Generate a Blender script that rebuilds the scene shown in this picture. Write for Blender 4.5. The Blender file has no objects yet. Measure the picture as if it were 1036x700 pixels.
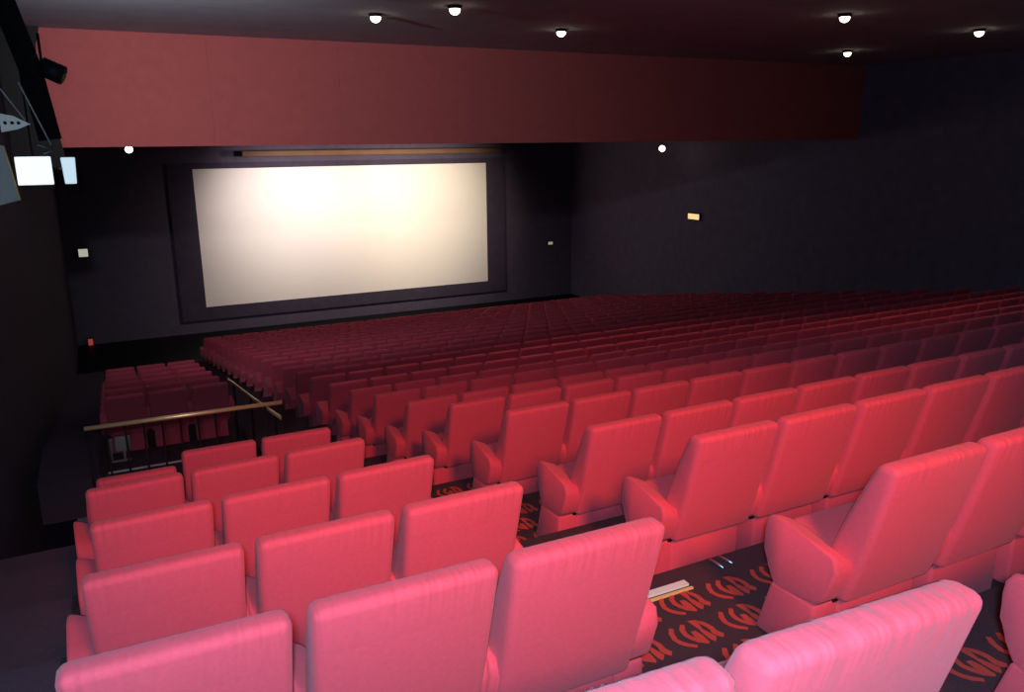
import bpy, bmesh, math, random
from mathutils import Vector, Matrix
random.seed(7)
S = bpy.context.scene
COL = S.collection

# ------------------------------------------------------------------ camera
YAW, PITCH, ROLL, FPX = 0.4698, 0.2457, -0.0100, 815.0
cam_d = bpy.data.cameras.new('camera'); cam = bpy.data.objects.new('camera', cam_d); COL.objects.link(cam)
fw = Vector((math.sin(YAW)*math.cos(PITCH), math.cos(YAW)*math.cos(PITCH), -math.sin(PITCH)))
r0 = Vector((math.cos(YAW), -math.sin(YAW), 0)); u0 = r0.cross(fw)
rt = r0*math.cos(ROLL)+u0*math.sin(ROLL); up = -r0*math.sin(ROLL)+u0*math.cos(ROLL)
cam.matrix_world = Matrix(((rt.x, up.x, -fw.x, 0), (rt.y, up.y, -fw.y, 0), (rt.z, up.z, -fw.z, 0), (0, 0, 0, 1)))
cam_d.sensor_fit = 'HORIZONTAL'; cam_d.sensor_width = 36.0
cam_d.lens = 36.0*FPX/1036.0
cam_d.shift_y = -1.0/1036.0
cam_d.clip_start = 0.02; cam_d.clip_end = 200
S.camera = cam

# ------------------------------------------------------------------ world, exposure
W = bpy.data.worlds.new('world'); S.world = W; W.use_nodes = True
W.node_tree.nodes['Background'].inputs[0].default_value = (0.55, 0.42, 0.75, 1)
W.node_tree.nodes['Background'].inputs[1].default_value = 0.04
S.view_settings.view_transform = 'Standard'; S.view_settings.look = 'None'
S.view_settings.exposure = 0.0; S.view_settings.gamma = 1.0
S.view_settings.use_curve_mapping = False

# ------------------------------------------------------------------ lights
def lamp(name, kind, loc, power, color, size=0.1, target=None, angle=60, blend=0.5):
    d = bpy.data.lights.new(name, kind); d.energy = power; d.color = color
    if kind in ('POINT', 'SPOT'): d.shadow_soft_size = size
    if kind == 'SPOT': d.spot_size = math.radians(angle); d.spot_blend = blend
    if kind == 'AREA': d.size = size
    o = bpy.data.objects.new(name, d); COL.objects.link(o); o.location = loc
    if target is not None:
        o.rotation_euler = (Vector(target)-Vector(loc)).to_track_quat('-Z', 'Y').to_euler()
    return o
WARM = (1.0, 0.74, 0.40)
lamp('camera_flash', 'POINT', (-0.05, -0.10, 0.12), 600, (0.39, 0.71, 0.90), 0.05)
fill = lamp('added_fill_spot', 'SPOT', (0.9, -3.0, 2.7), 2400, (1.0, 0.20, 0.07), 0.6, (2.35, 3.75, -1.85), 22, 0.85)  # unseen fill added behind the camera to hold the seat reds beyond the flash
fill.scale = (2.35, 1.0, 1.0)
lamp('added_fill_spot', 'SPOT', (3.4, 3.2, 3.6), 170, (1.0, 0.28, 0.13), 0.3, (3.4, 3.4, -2), 80, 0.9)  # second added fill, overhead, brightens cushions and seat tops beside the aisle
lamp('bulkhead_spot', 'SPOT', (-0.4, 9.5, 1.5), 1120, (1.0, 1.0, 1.05), 0.1, (3.2, 17.0, 0.9), 95, 1.0)
lamp('screen_spot', 'SPOT', (6.2, 28.0, -0.35), 830, (1.0, 0.88, 0.88), 0.3, (6.4, 32.9, -2.2), 72, 1.0)
lamp('screen_spot', 'SPOT', (12.4, 27.0, -0.35), 1400, (1.0, 0.84, 0.62), 0.3, (12.6, 32.9, -2.4), 80, 1.0)
lamp('screen_spot', 'SPOT', (9.2, 27.5, -0.40), 1650, (1.0, 0.82, 0.68), 0.3, (9.2, 32.9, -4.0), 125, 0.9)

# ------------------------------------------------------------------ materials
def mat(name, color, rough=0.7, noise=0.0, nscale=40, bump=0.0, bscale=300, metal=0.0, emit=None, sheen=0.0, sheen_tint=(1, 1, 1)):
    m = bpy.data.materials.new(name); m.use_nodes = True
    N = m.node_tree.nodes; Lk = m.node_tree.links; b = N['Principled BSDF']
    b.inputs['Base Color'].default_value = (*color, 1); b.inputs['Roughness'].default_value = rough
    b.inputs['Metallic'].default_value = metal
    if sheen:
        b.inputs['Sheen Weight'].default_value = sheen; b.inputs['Sheen Roughness'].default_value = 0.5
        b.inputs['Sheen Tint'].default_value = (*sheen_tint, 1)
    tc = N.new('ShaderNodeTexCoord')
    if noise:
        n = N.new('ShaderNodeTexNoise'); n.inputs['Scale'].default_value = nscale; n.inputs['Detail'].default_value = 4
        Lk.new(tc.outputs['Object'], n.inputs['Vector'])
        mx = N.new('ShaderNodeMixRGB'); mx.inputs[1].default_value = (*[c*(1-noise) for c in color], 1)
        mx.inputs[2].default_value = (*[min(1, c*(1+noise)) for c in color], 1)
        Lk.new(n.outputs['Fac'], mx.inputs[0]); Lk.new(mx.outputs[0], b.inputs['Base Color'])
    if bump:
        n = N.new('ShaderNodeTexNoise'); n.inputs['Scale'].default_value = bscale; n.inputs['Detail'].default_value = 2
        Lk.new(tc.outputs['Object'], n.inputs['Vector'])
        bp = N.new('ShaderNodeBump'); bp.inputs['Strength'].default_value = bump; bp.inputs['Distance'].default_value = 0.01
        Lk.new(n.outputs['Fac'], bp.inputs['Height']); Lk.new(bp.outputs[0], b.inputs['Normal'])
    if emit:
        b.inputs['Emission Color'].default_value = (*emit[0], 1); b.inputs['Emission Strength'].default_value = emit[1]
    b.inputs['Specular IOR Level'].default_value = 0.15 if rough > 0.5 else 0.5
    return m
RED = (0.68, 0.080, 0.125)
M_fabric = mat('red_velour', RED, 0.95, 0.10, 60, 0.15, 260, sheen=0.13, sheen_tint=(1.0, 0.8, 0.95))
# fine pulled-cloth ripples near the top of each back
def ripples(m):
    N = m.node_tree.nodes; L = m.node_tree.links; b = N['Principled BSDF']
    old = b.inputs['Normal'].links[0].from_node
    tc = N.new('ShaderNodeTexCoord'); sp = N.new('ShaderNodeSeparateXYZ'); L.new(tc.outputs['Object'], sp.inputs[0])
    mp = N.new('ShaderNodeMapRange'); mp.inputs['From Min'].default_value = 0.80; mp.inputs['From Max'].default_value = 0.95
    L.new(sp.outputs['Z'], mp.inputs['Value'])
    sc = N.new('ShaderNodeVectorMath'); sc.operation = 'MULTIPLY'; sc.inputs[1].default_value = (22, 3, 1.5)
    oi = N.new('ShaderNodeObjectInfo'); ad = N.new('ShaderNodeVectorMath'); ad.operation = 'ADD'
    L.new(tc.outputs['Object'], sc.inputs[0]); L.new(sc.outputs[0], ad.inputs[0]); L.new(oi.outputs['Random'], ad.inputs[1])
    nz = N.new('ShaderNodeTexNoise'); nz.inputs['Scale'].default_value = 1.6; nz.inputs['Detail'].default_value = 1
    L.new(ad.outputs[0], nz.inputs['Vector'])
    ml = N.new('ShaderNodeMath'); ml.operation = 'MULTIPLY'; L.new(nz.outputs['Fac'], ml.inputs[0]); L.new(mp.outputs[0], ml.inputs[1])
    bp = N.new('ShaderNodeBump'); bp.inputs['Strength'].default_value = 0.35; bp.inputs['Distance'].default_value = 0.04
    L.new(ml.outputs[0], bp.inputs['Height']); L.new(old.outputs[0], bp.inputs['Normal']); L.new(bp.outputs[0], b.inputs['Normal'])
M_back = mat('red_velour_back', RED, 0.95, 0.10, 60, 0.15, 260, sheen=0.13, sheen_tint=(1.0, 0.8, 0.95)); ripples(M_back)
M_seam = mat('dark_seam', (0.02, 0.006, 0.008), 0.9)
M_chrome = mat('brushed_steel', (0.55, 0.55, 0.6), 0.35, metal=0.9)
M_carpet = mat('dark_carpet', (0.066, 0.038, 0.052), 1.0, 0.35, 180, 0.5, 300)
M_motif = mat('red_carpet_motif', (0.52, 0.075, 0.062), 1.0, 0.2, 200, 0.5, 300)
M_nose_w = mat('pale_metal_nosing', (0.70, 0.82, 0.80), 0.5, 0.08, 60)
M_nose_y = mat('yellow_nosing', (0.75, 0.55, 0.2), 0.5, 0.08, 60)
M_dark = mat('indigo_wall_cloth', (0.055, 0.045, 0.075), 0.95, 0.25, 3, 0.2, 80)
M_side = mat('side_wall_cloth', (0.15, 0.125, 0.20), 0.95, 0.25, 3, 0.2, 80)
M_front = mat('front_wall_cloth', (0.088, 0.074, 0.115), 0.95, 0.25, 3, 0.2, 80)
M_gang = mat('gangway_floor', (0.09, 0.06, 0.09), 0.95, 0.2, 30)
M_ceil = mat('dark_ceiling', (0.42, 0.44, 0.50), 0.95, 0.2, 2, 0.2, 60)
M_black = mat('black_paint', (0.006, 0.005, 0.007), 0.6, 0.1, 20)
M_bulk = mat('red_wall_carpet', (0.42, 0.10, 0.10), 1.0, 0.10, 5, 0.5, 60)
M_screen = mat('screen_cloth', (0.86, 0.83, 0.80), 0.9, 0.02, 2)
M_brass = mat('brass_rail', (0.85, 0.62, 0.32), 0.35, 0.08, 30, metal=0.6)
M_tan = mat('varnished_cornice', (0.16, 0.09, 0.055), 0.7, 0.25, 2)
M_white = mat('white_enamel', (0.95, 0.78, 0.74), 0.5, 0.05, 20)
M_grey = mat('grey_enamel', (0.42, 0.36, 0.36), 0.6, 0.1, 10)
M_bulb = mat('warm_bulb', (1, 0.9, 0.8), 0.4, emit=((1.0, 0.80, 0.58), 9.0))
M_panel = mat('lit_diffuser', (0.9, 0.95, 1), 0.5, emit=((0.90, 0.95, 1.0), 0.95))
M_panel2 = mat('dim_lit_diffuser', (0.8, 0.9, 1), 0.5, emit=((0.62, 0.78, 0.86), 0.75))
M_exit = mat('exit_lamp', (0.9, 0.8, 0.5), 0.5, emit=((1.0, 0.72, 0.32), 0.9))
M_exit2 = mat('dim_exit_lamp', (0.9, 0.8, 0.5), 0.5, emit=((0.85, 0.62, 0.36), 0.32))
M_exit3 = mat('pale_exit_lamp', (0.8, 0.85, 0.8), 0.5, emit=((0.75, 0.80, 0.62), 0.5))
M_redlamp = mat('red_pilot_lamp', (0.8, 0.1, 0.1), 0.5, emit=((0.7, 0.10, 0.08), 0.30))

# ------------------------------------------------------------------ helpers
def link(name, me, parent=None, loc=(0, 0, 0), kind=None):
    o = bpy.data.objects.new(name, me); COL.objects.link(o); o.location = loc
    if parent: o.parent = parent
    if kind: o['kind'] = kind
    return o
def mesh(name, bm, m, smooth=True):
    me = bpy.data.meshes.new(name); bmesh.ops.recalc_face_normals(bm, faces=bm.faces[:]); bm.to_mesh(me); bm.free()
    me.materials.append(m)
    if smooth:
        for p in me.polygons: p.use_smooth = True
    return me
def add_box(bm, lo, hi, bev=0.0, seg=2):
    g = bmesh.ops.create_cube(bm, size=1)['verts']
    for v in g:
        v.co = Vector([lo[i] if v.co[i] < 0 else hi[i] for i in range(3)])
    if bev:
        es = list({e for v in g for e in v.link_edges})
        bmesh.ops.bevel(bm, geom=es, offset=bev, segments=seg, affect='EDGES', profile=0.5)
def box(name, lo, hi, m, parent=None, bev=0.0, kind=None, seg=2):
    bm = bmesh.new(); add_box(bm, lo, hi, bev, seg)
    return link(name, mesh(name, bm, m, bev > 0), parent, kind=kind)
def add_tube(bm, pts, r, n=8):
    pts = [Vector(p) for p in pts]
    rings = []
    for i, p in enumerate(pts):
        t = (pts[min(i+1, len(pts)-1)]-pts[max(i-1, 0)]).normalized()
        a = t.cross(Vector((0, 0, 1)) if abs(t.z) < 0.9 else Vector((1, 0, 0))).normalized(); b = t.cross(a)
        rings.append([bm.verts.new(p+a*r*math.cos(2*math.pi*k/n)+b*r*math.sin(2*math.pi*k/n)) for k in range(n)])
    for i in range(len(rings)-1):
        for k in range(n):
            bm.faces.new((rings[i][k], rings[i][(k+1) % n], rings[i+1][(k+1) % n], rings[i+1][k]))
    bm.faces.new(rings[0]); bm.faces.new(rings[-1][::-1])
def tube(name, pts, r, m, parent=None, n=8):
    bm = bmesh.new(); add_tube(bm, pts, r, n); return link(name, mesh(name, bm, m), parent)
def add_prism(bm, yz, x0, x1, bev=0.0, seg=3):
    a = [bm.verts.new((x0, y, z)) for y, z in yz]; b = [bm.verts.new((x1, y, z)) for y, z in yz]
    n = len(yz); fs = [bm.faces.new(a), bm.faces.new(b[::-1])]
    for i in range(n): fs.append(bm.faces.new((a[i], b[i], b[(i+1) % n], a[(i+1) % n])))
    if bev:
        es = list({e for f in fs[:2] for e in f.edges})
        bmesh.ops.bevel(bm, geom=es, offset=bev, segments=seg, affect='EDGES', profile=0.5)
def thing(name, label, cat, loc=(0, 0, 0), group=None):
    o = bpy.data.objects.new(name, None); COL.objects.link(o); o.location = loc
    tag(o, label, cat, group); return o
def tag(o, label, cat, group=None):
    o['label'] = label; o['category'] = cat
    if group: o['group'] = group
    return o

# ------------------------------------------------------------------ the rake
P = 1.1; Y0 = 0.859; SEAT_H = 0.95; WD = 0.556; SP = 0.603; XL = -0.241; XR = 2.587
NR = 25; ROW0_DROP = 0.12
ZT = [-0.871, -1.211, -1.480, -1.737, -2.019, -2.285, -2.547, -2.790, -3.025, -3.237, -3.431]
while len(ZT) < NR: ZT.append(ZT[-1]-0.188)
dY = [.083, .032, -.062, -.087, .002, .002, -.001, .025, -.005, -.004, .015]+[0]*20
dL = [-.043, .018, .031, .028, -.028, -.006]+[0]*30
dR = [0, -.034, .008, -.008, .045, .030, -.018, -.006, -.005, 0, -.012]+[0]*20
rw = [-.054, -.017, .005, .026, .047, .006]+[0]*30
rz = [-.04, -.073, .077, -.013, .057, .073, 0, .014, -.003, -.002, .008]+[0]*20
RY = lambda n: Y0+n*P
FZ = [z-SEAT_H for z in ZT]
WALL_L, WALL_R, FRONT = -1.2, 20.0, 33.0
WELL0, WELL1, WELLX = 7.16, 12.30, 1.66

# ------------------------------------------------------------------ room shell
floor = bpy.data.objects.new('floor', None); COL.objects.link(floor); floor['kind'] = 'structure'
def tread(x0, x1, y0, y1, z, depth=0.6):
    if x0 == WALL_L:
        box('gangway', (x0, y0, z-depth), (-0.42, y1, z), M_gang, floor); x0 = -0.42
    return box('tread', (x0, y0, z-depth), (x1, y1, z), M_carpet, floor)
edge = lambda n: RY(n)-0.06 if n != 0 else RY(0)-0.06
tread(WALL_L, WALL_R, -4.0, edge(-1), FZ[0]+0.54)
tread(WALL_L, WALL_R, edge(-1), edge(0), FZ[0]+0.27)
for n in range(NR):
    a, b = edge(n), edge(n+1)
    if n <= 5:
        if n == 5:
            tread(WALL_L, WALL_R, a, WELL0, FZ[n], 1.9); tread(WELLX, WALL_R, WELL0, b, FZ[n])
        elif n == 0: tread(WALL_L, 2.36, a, b, FZ[n]); tread(2.36, WALL_R, a, b, FZ[n]-ROW0_DROP)
        else: tread(WALL_L, WALL_R, a, b, FZ[n])
    elif n <= 9: tread(WELLX, WALL_R, a, b, FZ[n], 1.9)
    elif n == 10:
        tread(WELLX, WALL_R, a, b, FZ[n]); tread(WALL_L, WELLX, WELL1, b, FZ[11]-0.001)
    else: tread(WALL_L, WALL_R, a, b, FZ[n])
box('front_floor', (WALL_L, edge(NR), FZ[-1]-0.7), (WALL_R, FRONT, FZ[-1]-0.1), M_black, floor)
box('well_floor', (WALL_L, WELL0, -5.9), (WELLX, WELL1, -5.7), M_carpet, floor)

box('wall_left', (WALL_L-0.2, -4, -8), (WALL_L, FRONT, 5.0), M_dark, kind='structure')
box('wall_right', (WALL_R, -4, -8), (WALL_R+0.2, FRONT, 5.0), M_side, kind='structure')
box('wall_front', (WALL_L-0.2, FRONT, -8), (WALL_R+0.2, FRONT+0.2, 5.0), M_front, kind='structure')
cl = bpy.data.objects.new('ceiling', None); COL.objects.link(cl); cl['kind'] = 'structure'
box('lower_ceiling', (WALL_L, 17.0, 0.02), (WALL_R, FRONT, 0.3), M_dark, cl)
CEIL = 2.02
box('main_ceiling', (WALL_L, 6.0, CEIL), (WALL_R, 17.3, CEIL+0.25), M_ceil, cl)
box('ceiling_riser', (WALL_L, 5.9, CEIL), (WALL_R, 6.0, 4.8), M_ceil, cl)
# red carpeted bulkhead across the room
bulk = bpy.data.objects.new('trim_1', None); COL.objects.link(bulk); bulk['kind'] = 'structure'
bx = [WALL_L, 2.2, 4.72, 8.7, 12.8, 16.9, WALL_R]
for i in range(len(bx)-1):
    box('bulkhead_panel', (bx[i]+0.001, 16.95, 0.0), (bx[i+1]-0.001, 17.15, CEIL), M_bulk, bulk)

# ------------------------------------------------------------------ the screen
sc = thing('cinema_screen', 'wide glowing cream cinema screen in black masking on the front wall', 'screen', (0, 32.95, 0))
sx0, sx1, sz0, sz1 = 3.362, 15.525, -6.104, -0.835
box('screen_cloth', (sx0-.02, 0.0, sz0-.02), (sx1+.02, 0.03, sz1+.02), M_screen, sc)
for nm, lo, hi in (('masking', (sx0-.9, -.05, sz1), (sx1+.9, .02, sz1+.22)), ('masking', (sx0-.9, -.05, sz0-.5), (sx1+.9, .02, sz0)),
                   ('masking', (sx0-.9, -.05, sz0), (sx0, .02, sz1)), ('masking', (sx1, -.05, sz0), (sx1+.9, .02, sz1))):
    box(nm, lo, hi, M_dark, sc)
pel = box('cornice', (5.1, 32.2, -0.40), (16.0, 32.45, -0.20), M_tan, bev=0.03)
tag(pel, 'narrow varnished tan cornice strip hanging just above the cinema screen', 'cornice')

# ------------------------------------------------------------------ seats
def back_mesh(w=WD, taper=0.0, seg=3, bev=0.032, z0=0.285, z1=0.955):
    bm = bmesh.new(); T = 0.098
    add_box(bm, (-w/2, 0, z0), (w/2, T, z1), bev, seg)
    bmesh.ops.subdivide_edges(bm, edges=[e for e in bm.edges if abs(e.verts[0].co.z-e.verts[1].co.z) > 0.3], cuts=3)
    for v in bm.verts:
        t = (0.955-v.co.z)/0.67
        v.co.y += 0.190*t - 0.075 + 0.02*math.sin(math.pi*min(1, max(0, t)))*(1 if v.co.y > T/2 else -.25)
        if v.co.y > 0.190*t-0.075+T/2: v.co.y += 0.08*t            # thicker towards the cushion
        v.co.x *= 1-0.035*max(0, t)
        # crowned rear face and top
        v.co.y -= 0.010*(1-(2*v.co.x/w)**2)*(1 if v.co.y < 0.190*t-0.075+T/2 else 0)
        if v.co.z > 0.90: v.co.z += 0.006*(1-(2*v.co.x/w)**2)
    return mesh('back', bm, M_back)
ARM = [(0.085, .47), (0.10, .535), (0.25, .557), (0.36, .582), (0.415, .588), (0.455, .575), (0.478, .54), (0.484, .49), (0.474, .41), (0.452, .33), (0.42, .275), (0.38, .255), (0.17, .285), (0.13, .33)]
def arm_mesh(x0, x1):
    bm = bmesh.new(); add_prism(bm, ARM, x0, x1, 0.016, 3)
    xi, xo = (x1, x0) if x0 < 0 else (x0, x1)
    for v in bm.verts:
        if v.co.z > 0.42: v.co.z -= 0.055*min(1, max(0, (v.co.x-xo)/(xi-xo)-0.12))*min(1, (v.co.z-0.42)/0.08)
    return mesh('armrest', bm, M_fabric)
def cushion_mesh():
    bm = bmesh.new(); add_box(bm, (-0.240, 0.19, 0.29), (0.240, 0.50, 0.485), 0.045, 3)
    for v in bm.verts: v.co.z += 0.12*(v.co.y-0.30)+(0.02*(1-(v.co.x/0.24)**2) if v.co.z > 0.4 else 0)
    return mesh('cushion', bm, M_fabric)
def base_mesh():
    bm = bmesh.new(); add_box(bm, (-0.243, 0.165, 0.004), (0.243, 0.43, 0.275), 0.018, 2)
    for v in bm.verts:
        k = 1-v.co.z/0.28
        if v.co.y > 0.3: v.co.y += 0.07*k
    return mesh('base', bm, M_fabric)
def end_base_mesh(s):
    bm = bmesh.new(); lo, hi = sorted((s*0.225, s*0.375))
    add_box(bm, (lo, 0.175, 0.004), (hi, 0.42, 0.275), 0.018, 2)
    for v in bm.verts:
        k = 1-v.co.z/0.28
        if v.co.y > 0.3: v.co.y += 0.08*k
    return mesh('end_base', bm, M_fabric)
def seam_mesh():
    bm = bmesh.new(); add_box(bm, (-0.262, 0.175, 0.262), (0.262, 0.45, 0.30), 0.004, 1); return mesh('seam', bm, M_seam)
def bracket_mesh():
    bm = bmesh.new()
    add_tube(bm, [(0, -.06, 0.010), (-.004, .05, 0.010)], 0.008, 6)
    add_tube(bm, [(0.075, -.045, 0.009), (0.065, .045, 0.009)], 0.007, 6)
    return mesh('floor_bracket', bm, M_chrome)
ME = dict(back=back_mesh(), cushion=cushion_mesh(), base=base_mesh(), seam=seam_mesh(), bracket=bracket_mesh(),
          al=arm_mesh(-0.3005, -0.215), ar=arm_mesh(0.215, 0.3005), el=arm_mesh(-0.372, -0.25), er=arm_mesh(0.25, 0.372),
          bl=end_base_mesh(-1), br=end_base_mesh(1))
def far_bm(bm, left_end=False, right_end=False, off=(0, 0, 0)):
    before = set(bm.verts)
    add_box(bm, (-WD/2, 0, 0.28), (WD/2, 0.13, 0.955), 0.035, 2)
    for v in set(bm.verts)-before: v.co.y += 0.205*(0.955-v.co.z)/0.67-0.085
    add_box(bm, (-0.22, 0.2, 0.28), (0.22, 0.50, 0.49)); add_box(bm, (-0.24, 0.17, 0), (0.24, 0.46, 0.279))
    arm = [ARM[i] for i in (0, 1, 4, 6, 9, 11, 13)]
    add_prism(bm, arm, -0.372 if left_end else -0.30, -0.215); add_prism(bm, arm, 0.215, 0.372 if right_end else 0.30)
    for v in set(bm.verts)-before: v.co += Vector(off)
    return bm
def far_mesh(l, r):
    me = mesh('cinema_chair', far_bm(bmesh.new(), l, r), M_fabric, False); return me
FAR = {(l, r): far_mesh(l, r) for l in (0, 1) for r in (0, 1)}

ORD = ['first', 'second', 'third', 'fourth', 'fifth', 'sixth', 'seventh', 'eighth', 'ninth', 'tenth', 'eleventh', 'twelfth', 'thirteenth',
       'fourteenth', 'fifteenth', 'sixteenth', 'seventeenth', 'eighteenth', 'nineteenth', 'twentieth', 'twenty-first', 'twenty-second',
       'twenty-third', 'twenty-fourth', 'twenty-fifth', 'twenty-sixth', 'twenty-seventh']
def seat(x, y, z, rot, label, group, lend, rend, far, low=False):
    if far:
        o = link('cinema_chair', FAR[(lend, rend)], loc=(x, y, z)); o.rotation_euler.z = rot
        tag(o, label, 'chair', group); return o
    r = thing('cinema_chair', label, 'chair', (x, y, z), group); r.rotation_euler.z = rot
    b = link('back', ME['back'], r)
    if low: b.location.z = -0.105
    link('cushion', ME['cushion'], r); link('base', ME['base'], r); link('seam', ME['seam'], r)
    link('armrest', ME['el' if lend else 'al'], r); link('armrest', ME['er' if rend else 'ar'], r)
    if lend: link('end_base', ME['bl'], r)
    if rend: link('end_base', ME['br'], r)
    return r
# three-seat block on the left of the aisle
SPOT = ['by the side wall', 'in the middle', 'beside the aisle']
for n in list(range(0, 6))+list(range(11, 17)):
    for i in range(3):
        x = XL+dL[n]+i*SP+WD/2; y = RY(n)+dY[n]+rw[n]*(x-XL-1)
        if n < 6:
            lab = f'red plush cinema chair {SPOT[i]}, {ORD[n]} row from back, three-seat block'
            if n == 5 and i == 0: lab = 'red plush cinema chair with a lower back, by the brass guard rail and dark wall'
            grp = 'red seats in the three-seat block'
        else:
            lab = f'dim red cinema chair {SPOT[i]}, {ORD[n-11]} row beyond the stairwell'
            grp = 'dim red seats beyond the stairwell'
        seat(x, y, FZ[n], math.atan(rw[n]), lab, grp, int(i == 0), int(i == 2), n > 6, low=(n == 5 and i == 0))
# wide block right of the aisle
stuff_bm = bmesh.new()
for n in range(NR):
    xm = min(18.3, 1.67*RY(n)+(1.8 if n == 0 else 1.3))
    for i in range(27):
        x = XR+dR[n]+i*SP+WD/2; y = RY(n)+dY[n]+rz[n]
        if x > xm: break
        if n < 14:
            where = 'at the aisle end' if i == 0 else f'{ORD[i]} from the aisle'
            lab = f'red plush cinema chair {where}, {ORD[n]} row from back, wide block'
            st = seat(x, y, FZ[n]-(ROW0_DROP if n == 0 else 0), 0, lab, 'red seats in the wide block', int(i == 0), 0, n > 8)
            if (n, i) in ((1, 0), (2, 0)):                      # steel fixing rods on the tread behind
                link('floor_bracket', ME['bracket'], st, {1: (.165, -.05, FZ[0]-FZ[1]-ROW0_DROP), 2: (-.195, -.14, FZ[1]-FZ[2])}[n])
        else: far_bm(stuff_bm, i == 0, False, (x, y, FZ[n]))
so = link('distant_seats', mesh('distant_seats', stuff_bm, M_fabric, False), kind='stuff')
tag(so, 'dark distant rows of red seats at the front of the hall below the screen', 'seats'); 

# ------------------------------------------------------------------ carpet motif (flat woven letters CGR, 2 mm of pile)
def ribbon(bm, pts, w, z):
    L = []; R = []
    for i, p in enumerate(pts):
        a = Vector(pts[max(i-1, 0)]); b = Vector(pts[min(i+1, len(pts)-1)]); t = (b-a).normalized(); n = Vector((-t.y, t.x))
        k = w*(0.8 if i in (0, len(pts)-1) else 1)
        L.append(bm.verts.new((p[0]+n.x*k, p[1]+n.y*k, z))); R.append(bm.verts.new((p[0]-n.x*k, p[1]-n.y*k, z)))
    for i in range(len(pts)-1): bm.faces.new((L[i], R[i], R[i+1], L[i+1]))
def motif_mesh():
    bm = bmesh.new(); z = 0.003
    ribbon(bm, [(-.076, .078), (-.101, .042), (-.113, .002), (-.105, -.029), (-.088, -.055), (-.055, -.083)], .013, z)
    ribbon(bm, [(-.013, .078), (-.039, .045), (-.048, .008), (-.040, -.022), (-.024, -.054), (.010, -.084)], .013, z)
    bm.faces.new([bm.verts.new((x, y, z+.0004)) for x, y in [(-.012, .018), (.012, .014), (.018, -.028), (.014, -.082), (-.018, -.064), (-.022, -.019)]])
    for poly in ([(.027, .092), (.062, .083), (.060, .050), (.050, .010), (.032, .020), (.030, .055)],
                 [(.032, .018), (.050, .008), (.060, -.030), (.068, -.064), (.040, -.092), (.030, -.073), (.028, -.030)],
                 [(.062, .083), (.092, .049), (.104, .006), (.100, -.030), (.112, -.062), (.092, -.084), (.074, -.062), (.066, -.036), (.076, -.010), (.074, .018), (.064, .048)]):
        bm.faces.new([bm.verts.new((x, y, z)) for x, y in poly])
    bm.normal_update()
    for f in bm.faces:
        if f.normal.z < 0: f.normal_flip()
    me = bpy.data.meshes.new('carpet_motif'); bm.to_mesh(me); bm.free(); me.materials.append(M_motif); return me
MM = motif_mesh()
count = 0
for n, x0, x1 in ((0, 1.75, 3.9), (1, 1.45, 5.3), (2, 1.45, 3.4), (3, 1.45, 3.0), (4, 1.45, 2.9), (-1, 1.5, 2.9)):
    a, b = edge(n), edge(n+1)
    j = 0; y = 2.498
    k0 = math.floor((a-y)/.225)
    for k in range(k0, k0+8):
        yy = y+k*.225
        if yy-.095 < a or yy+.10 > b: continue
        off = 2.184 if k % 2 == 0 else 2.30
        m0 = math.ceil((x0-off)/.29)
        for m in range(m0, 40):
            xx = off+m*.29
            if xx > x1: break
            if n == 0 and abs(xx-2.36) < .12: continue
            link('carpet_motif', MM, floor, (xx, yy, (FZ[n] if n >= 0 else FZ[0]+.27)-(ROW0_DROP if n == 0 and xx > 2.36 else 0))); count += 1
print('motifs', count)
# aisle step nosings: a pale strip and a thin yellow strip
for n in (1, 2):
    yb = RY(n+1)-0.26
    xa, xb = (1.72, 2.42)
    box('step_nosing', (xa, yb+.035, FZ[n]), (xb, yb+.075, FZ[n]+.012), M_nose_w, floor)
    box('nosing_line', (xa, yb, FZ[n]), (xb, yb+.014, FZ[n]+.010), M_nose_y, floor)

# ------------------------------------------------------------------ stairwell: rails and edge
g = thing('guard_rail', 'brass topped guard rail with dark balusters in front of the three-seat block', 'railing', (0, 7.1, 0))
tube('handrail', [(-0.304, 0, -2.221), (0.5, 0, -2.231), (1.276, 0, -2.242)], 0.019, M_brass, g)
tube('bottom_bar', [(-0.30, 0, FZ[5]+.08), (1.27, 0, FZ[5]+.08)], 0.012, M_black, g)
for i in range(12):
    x = -0.29+i*0.1418
    tube('baluster', [(x, 0, FZ[5]+.001), (x, 0, -2.24)], 0.010, M_black, g, 6)
g = thing('stair_handrail', 'brass handrail sloping down the aisle beside the stairwell', 'railing')
tube('handrail', [(1.6, 9.0, -3.03), (1.6, 11.0, -3.36), (1.6, 13.6, -3.76)], 0.022, M_brass, g)
for yy in (9.4, 11.2, 12.9):
    zf = -3.03-(yy-9.0)*0.16
    tube('post', [(1.6, yy, -4.9), (1.6, yy, zf)], 0.015, M_black, g, 6)
box('edge_nosing', (WALL_L+.9, WELL1-.02, FZ[11]), (WELLX, WELL1+.03, FZ[11]+.012), M_nose_w, floor)
b = thing('pale_box', 'small pale grey box on a thin stand beyond the brass guard rail', 'box', (-0.08, 12.75, FZ[11]))
box('body', (-.09, -.05, .17), (.12, .06, .37), M_grey, b, 0.01)
box('side_panel', (-.20, -.04, .15), (-.12, .05, .36), M_grey, b, 0.01)
tube('stem', [(0.02, 0, 0), (0.02, 0, .18)], .02, M_grey, b)
box('foot', (-.17, -.03, 0), (.10, .04, .012), M_grey, b, 0.004)
tube('stem', [(-.155, 0, 0.01), (-.155, 0, .16)], .012, M_grey, b)

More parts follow.
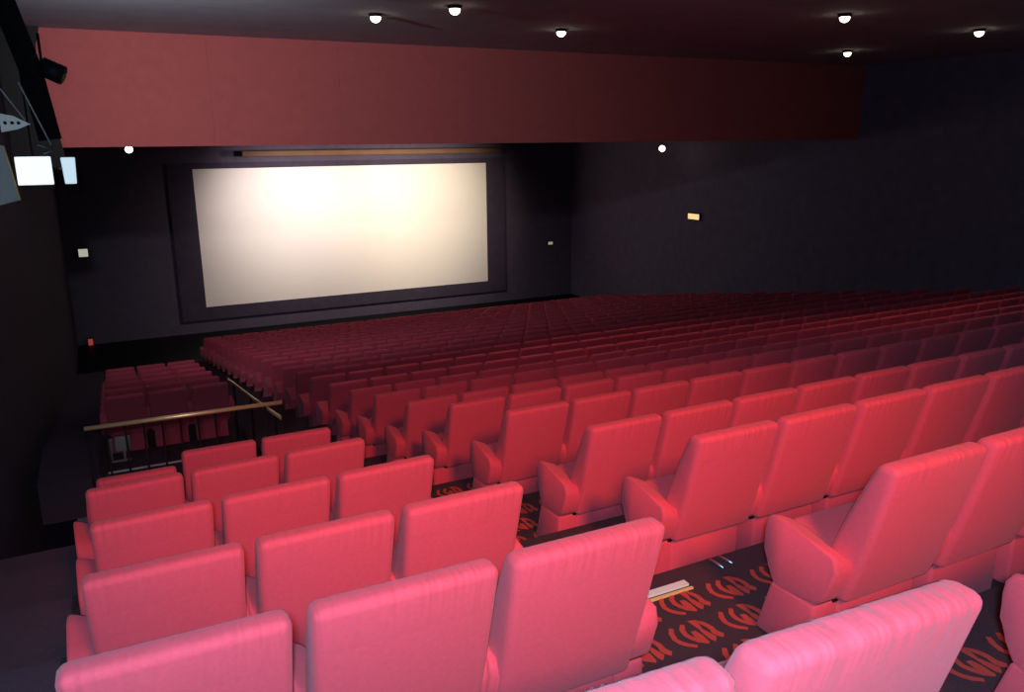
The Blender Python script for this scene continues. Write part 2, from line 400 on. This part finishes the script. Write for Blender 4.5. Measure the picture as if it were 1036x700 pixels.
# ------------------------------------------------------------------ lamps
def downlight(loc, label, power, r=0.085):
    t = thing('ceiling_downlight', label, 'light', loc, 'round ceiling downlights')
    bm = bmesh.new(); add_tube(bm, [(0, 0, -.05), (0, 0, 0)], r*1.25, 16); link('housing', mesh('housing', bm, M_black), t)
    bm = bmesh.new(); bmesh.ops.create_uvsphere(bm, u_segments=14, v_segments=10, radius=r)
    for v in bm.verts: v.co.z = v.co.z-.05
    link('bulb', mesh('bulb', bm, M_bulb), t)
    if power:
        lamp('downlight_beam', 'SPOT', (loc[0], loc[1], loc[2]-.05-r-.03), power, (1.0, .50, .34), .08, (loc[0]+.4, loc[1]-3.6, -3.2), 84, .9)
for (x, y), lab, pw in (((4.33, 13.23), 'leftmost of the round ceiling downlights in the dark ceiling', 150),
                    ((5.18, 12.0), 'second round ceiling downlight from the left end of the ceiling', 0),
                    ((8.0, 13.63), 'third round ceiling downlight from the left end of the ceiling', 190),
                    ((11.43, 10.2), 'upper of two round ceiling downlights one above the other', 150),
                    ((16.1, 14.2), 'lower of two round ceiling downlights one above the other', 0),
                    ((15.44, 10.53), 'round ceiling downlight nearest the dark right wall', 60)):
    downlight((x, y, CEIL), lab, pw)
def pendant(loc, label, top):
    t = thing('pendant_lamp', label, 'light', loc, 'small hanging spot lamps')
    bm = bmesh.new(); bmesh.ops.create_uvsphere(bm, u_segments=12, v_segments=8, radius=.11); link('bulb', mesh('bulb', bm, M_bulb), t)
    tube('stem', [(0, 0, .09), (0, 0, top-loc[2])], .02, M_black, t)
pendant((1.12, 28.5, -.08), 'small warm hanging lamp left of the cinema screen', .02)
pendant((18.6, 24.4, -.25), 'small warm hanging lamp right of the cinema screen', .02)
def sign(name, loc, size, m, label, axis='y'):
    t = thing(name, label, 'sign', loc)
    w, d, h = size
    if axis == 'y':
        box('housing', (-w/2-.03, 0, -h/2-.03), (w/2+.03, d, h/2+.03), M_black, t); box('diffuser', (-w/2, -.012, -h/2), (w/2, .0, h/2), m, t)
    else:
        box('housing', (0, -w/2-.03, -h/2-.03), (d, w/2+.03, h/2+.03), M_black, t); box('diffuser', (-.012, -w/2, -h/2), (0, w/2, h/2), m, t)
sign('exit_sign', (19.9, 24.05, -2.744), (.62, .1, .20), M_exit, 'small glowing amber exit sign on the dark right wall', 'x')
sign('exit_sign', (18.78, 32.9, -4.58), (.24, .1, .13), M_exit2, 'tiny dim amber sign right of the cinema screen on front wall')
sign('exit_sign', (-0.62, 32.9, -3.70), (.30, .1, .28), M_exit3, 'tiny pale sign on the dark wall left of the screen')
sign('pilot_lamp', (-.78, 32.9, -7.03), (.16, .1, .30), M_redlamp, 'tiny dull red pilot lamp low on the dark front wall')

# dark return panel at the left end of the bulkhead
rp = bpy.data.objects.new('trim_2', None); COL.objects.link(rp); rp['kind'] = 'structure'
bm = bmesh.new()
add_prism(bm, [(-1.19, CEIL-.01), (-.52, CEIL-.01), (-.60, 1.72), (-.62, 1.42), (-.40, -.05), (-.36, -.35), (-1.19, -.35)], -.05, .05)
for v in bm.verts: v.co = Vector((v.co.y, 16.8+v.co.x, v.co.z))
link('return_panel', mesh('return_panel', bm, M_black, False), rp)
# hanging light boxes, strut and bracket at the upper left
def light_box(x0, x1, z0, z1, y, m, label, t_in=0.0):
    t = thing('light_box', label, 'light', ((x0+x1)/2, y, (z0+z1)/2))
    w = (x1-x0)/2; h = (z1-z0)/2
    box('case', (-w, .012, -h), (w, .10, h), M_black, t, .01)
    bm = bmesh.new(); add_box(bm, (-w, -.01, -h), (w, .012, h), .008, 2)
    for v in bm.verts:
        if v.co.z < 0: v.co.x *= 1-t_in
    link('diffuser', mesh('diffuser', bm, m, False), t)
    if t_in: tube('hanger', [(-.045, .04, .02), (-.108, -.22, .02)], .008, M_black, t, 6)
    else: tube('hanger', [(0, .05, h), (0, .05, CEIL-(z0+z1)/2)], .008, M_black, t, 6)
light_box(-.560, -.295, -.305, -.072, 8.0, M_panel, 'larger bright white hanging light box by the dark left wall')
light_box(-.232, -.118, -.315, -.085, 8.3, M_panel2, 'narrow pale hanging light box beside the larger bright one', .18)
strut = thing('sloping_strut', 'black sloping strut crossing the left end of the red bulkhead', 'strut')
bm = bmesh.new(); add_tube(bm, [(-.66, 7.8, CEIL-.06), (-.34, 7.8, .62), (-.27, 7.8, .06)], .085, 4); link('beam', mesh('beam', bm, M_black, False), strut)
tube('edge_rod', [(-.43, 7.66, .50), (-.265, 7.66, .02)], .006, M_grey, strut, 6)
tube('hook', [(-.36, 7.66, .02), (-.25, 7.66, -.02), (-.33, 7.66, -.05)], .006, M_grey, strut, 6)
sp = thing('spotlight', 'black spotlight can against the left end of the red bulkhead', 'spotlight', (-.16, 7.62, .57))
bm = bmesh.new(); add_tube(bm, [(-.09, 0, .05), (.05, -.04, -.02)], .075, 12); link('can', mesh('can', bm, M_black), sp)
tube('yoke', [(-.09, .03, .05), (-.09, .04, .16), (-.09, .04, .30)], .012, M_black, sp, 6)
br = thing('bracket', 'white perforated triangular bracket hung on a cable at the left edge', 'bracket', (-.5, 8, .2))
bm = bmesh.new()
vs = [(-.12, .075), (-.02, .055), (.095, -.01), (.0, -.05), (-.12, -.075)]
hole = []
add_prism(bm, [(y, z) for y, z in vs], -.006, .006)
for v in bm.verts: v.co = Vector((v.co.y, v.co.x, v.co.z))
link('plate', mesh('plate', bm, M_white, False), br)
for x in (-.085, -.035, .01):
    bm = bmesh.new(); add_tube(bm, [(x, -.009, 0), (x, -.005, 0)], .014, 10); link('hole', mesh('hole', bm, M_black), br)
tube('cable', [(-.17, 0, .42), (.06, 0, .02)], .006, M_grey, br, 6)
pn = thing('wall_panel', 'pale grey leaning panel with a rust edge under the triangular bracket', 'panel', (-.60, 7.9, -.2))
bm = bmesh.new(); add_prism(bm, [(-.12, .24), (-.02, .22), (.04, -.22), (-.12, -.26)], -.02, .02)
for v in bm.verts: v.co = Vector((v.co.y, v.co.x, v.co.z))
link('face', mesh('face', bm, M_grey, False), pn)
tube('edge_strip', [(-.015, -.02, .22), (.045, -.02, -.22)], .008, M_nose_y, pn, 6)
pp = tube('ceiling_pipe', [(-.55, 8, 1.05), (-.41, 8, 1.25)], .012, M_grey)
tag(pp, 'short pale pipe sloping at the top corner under the ceiling', 'pipe')
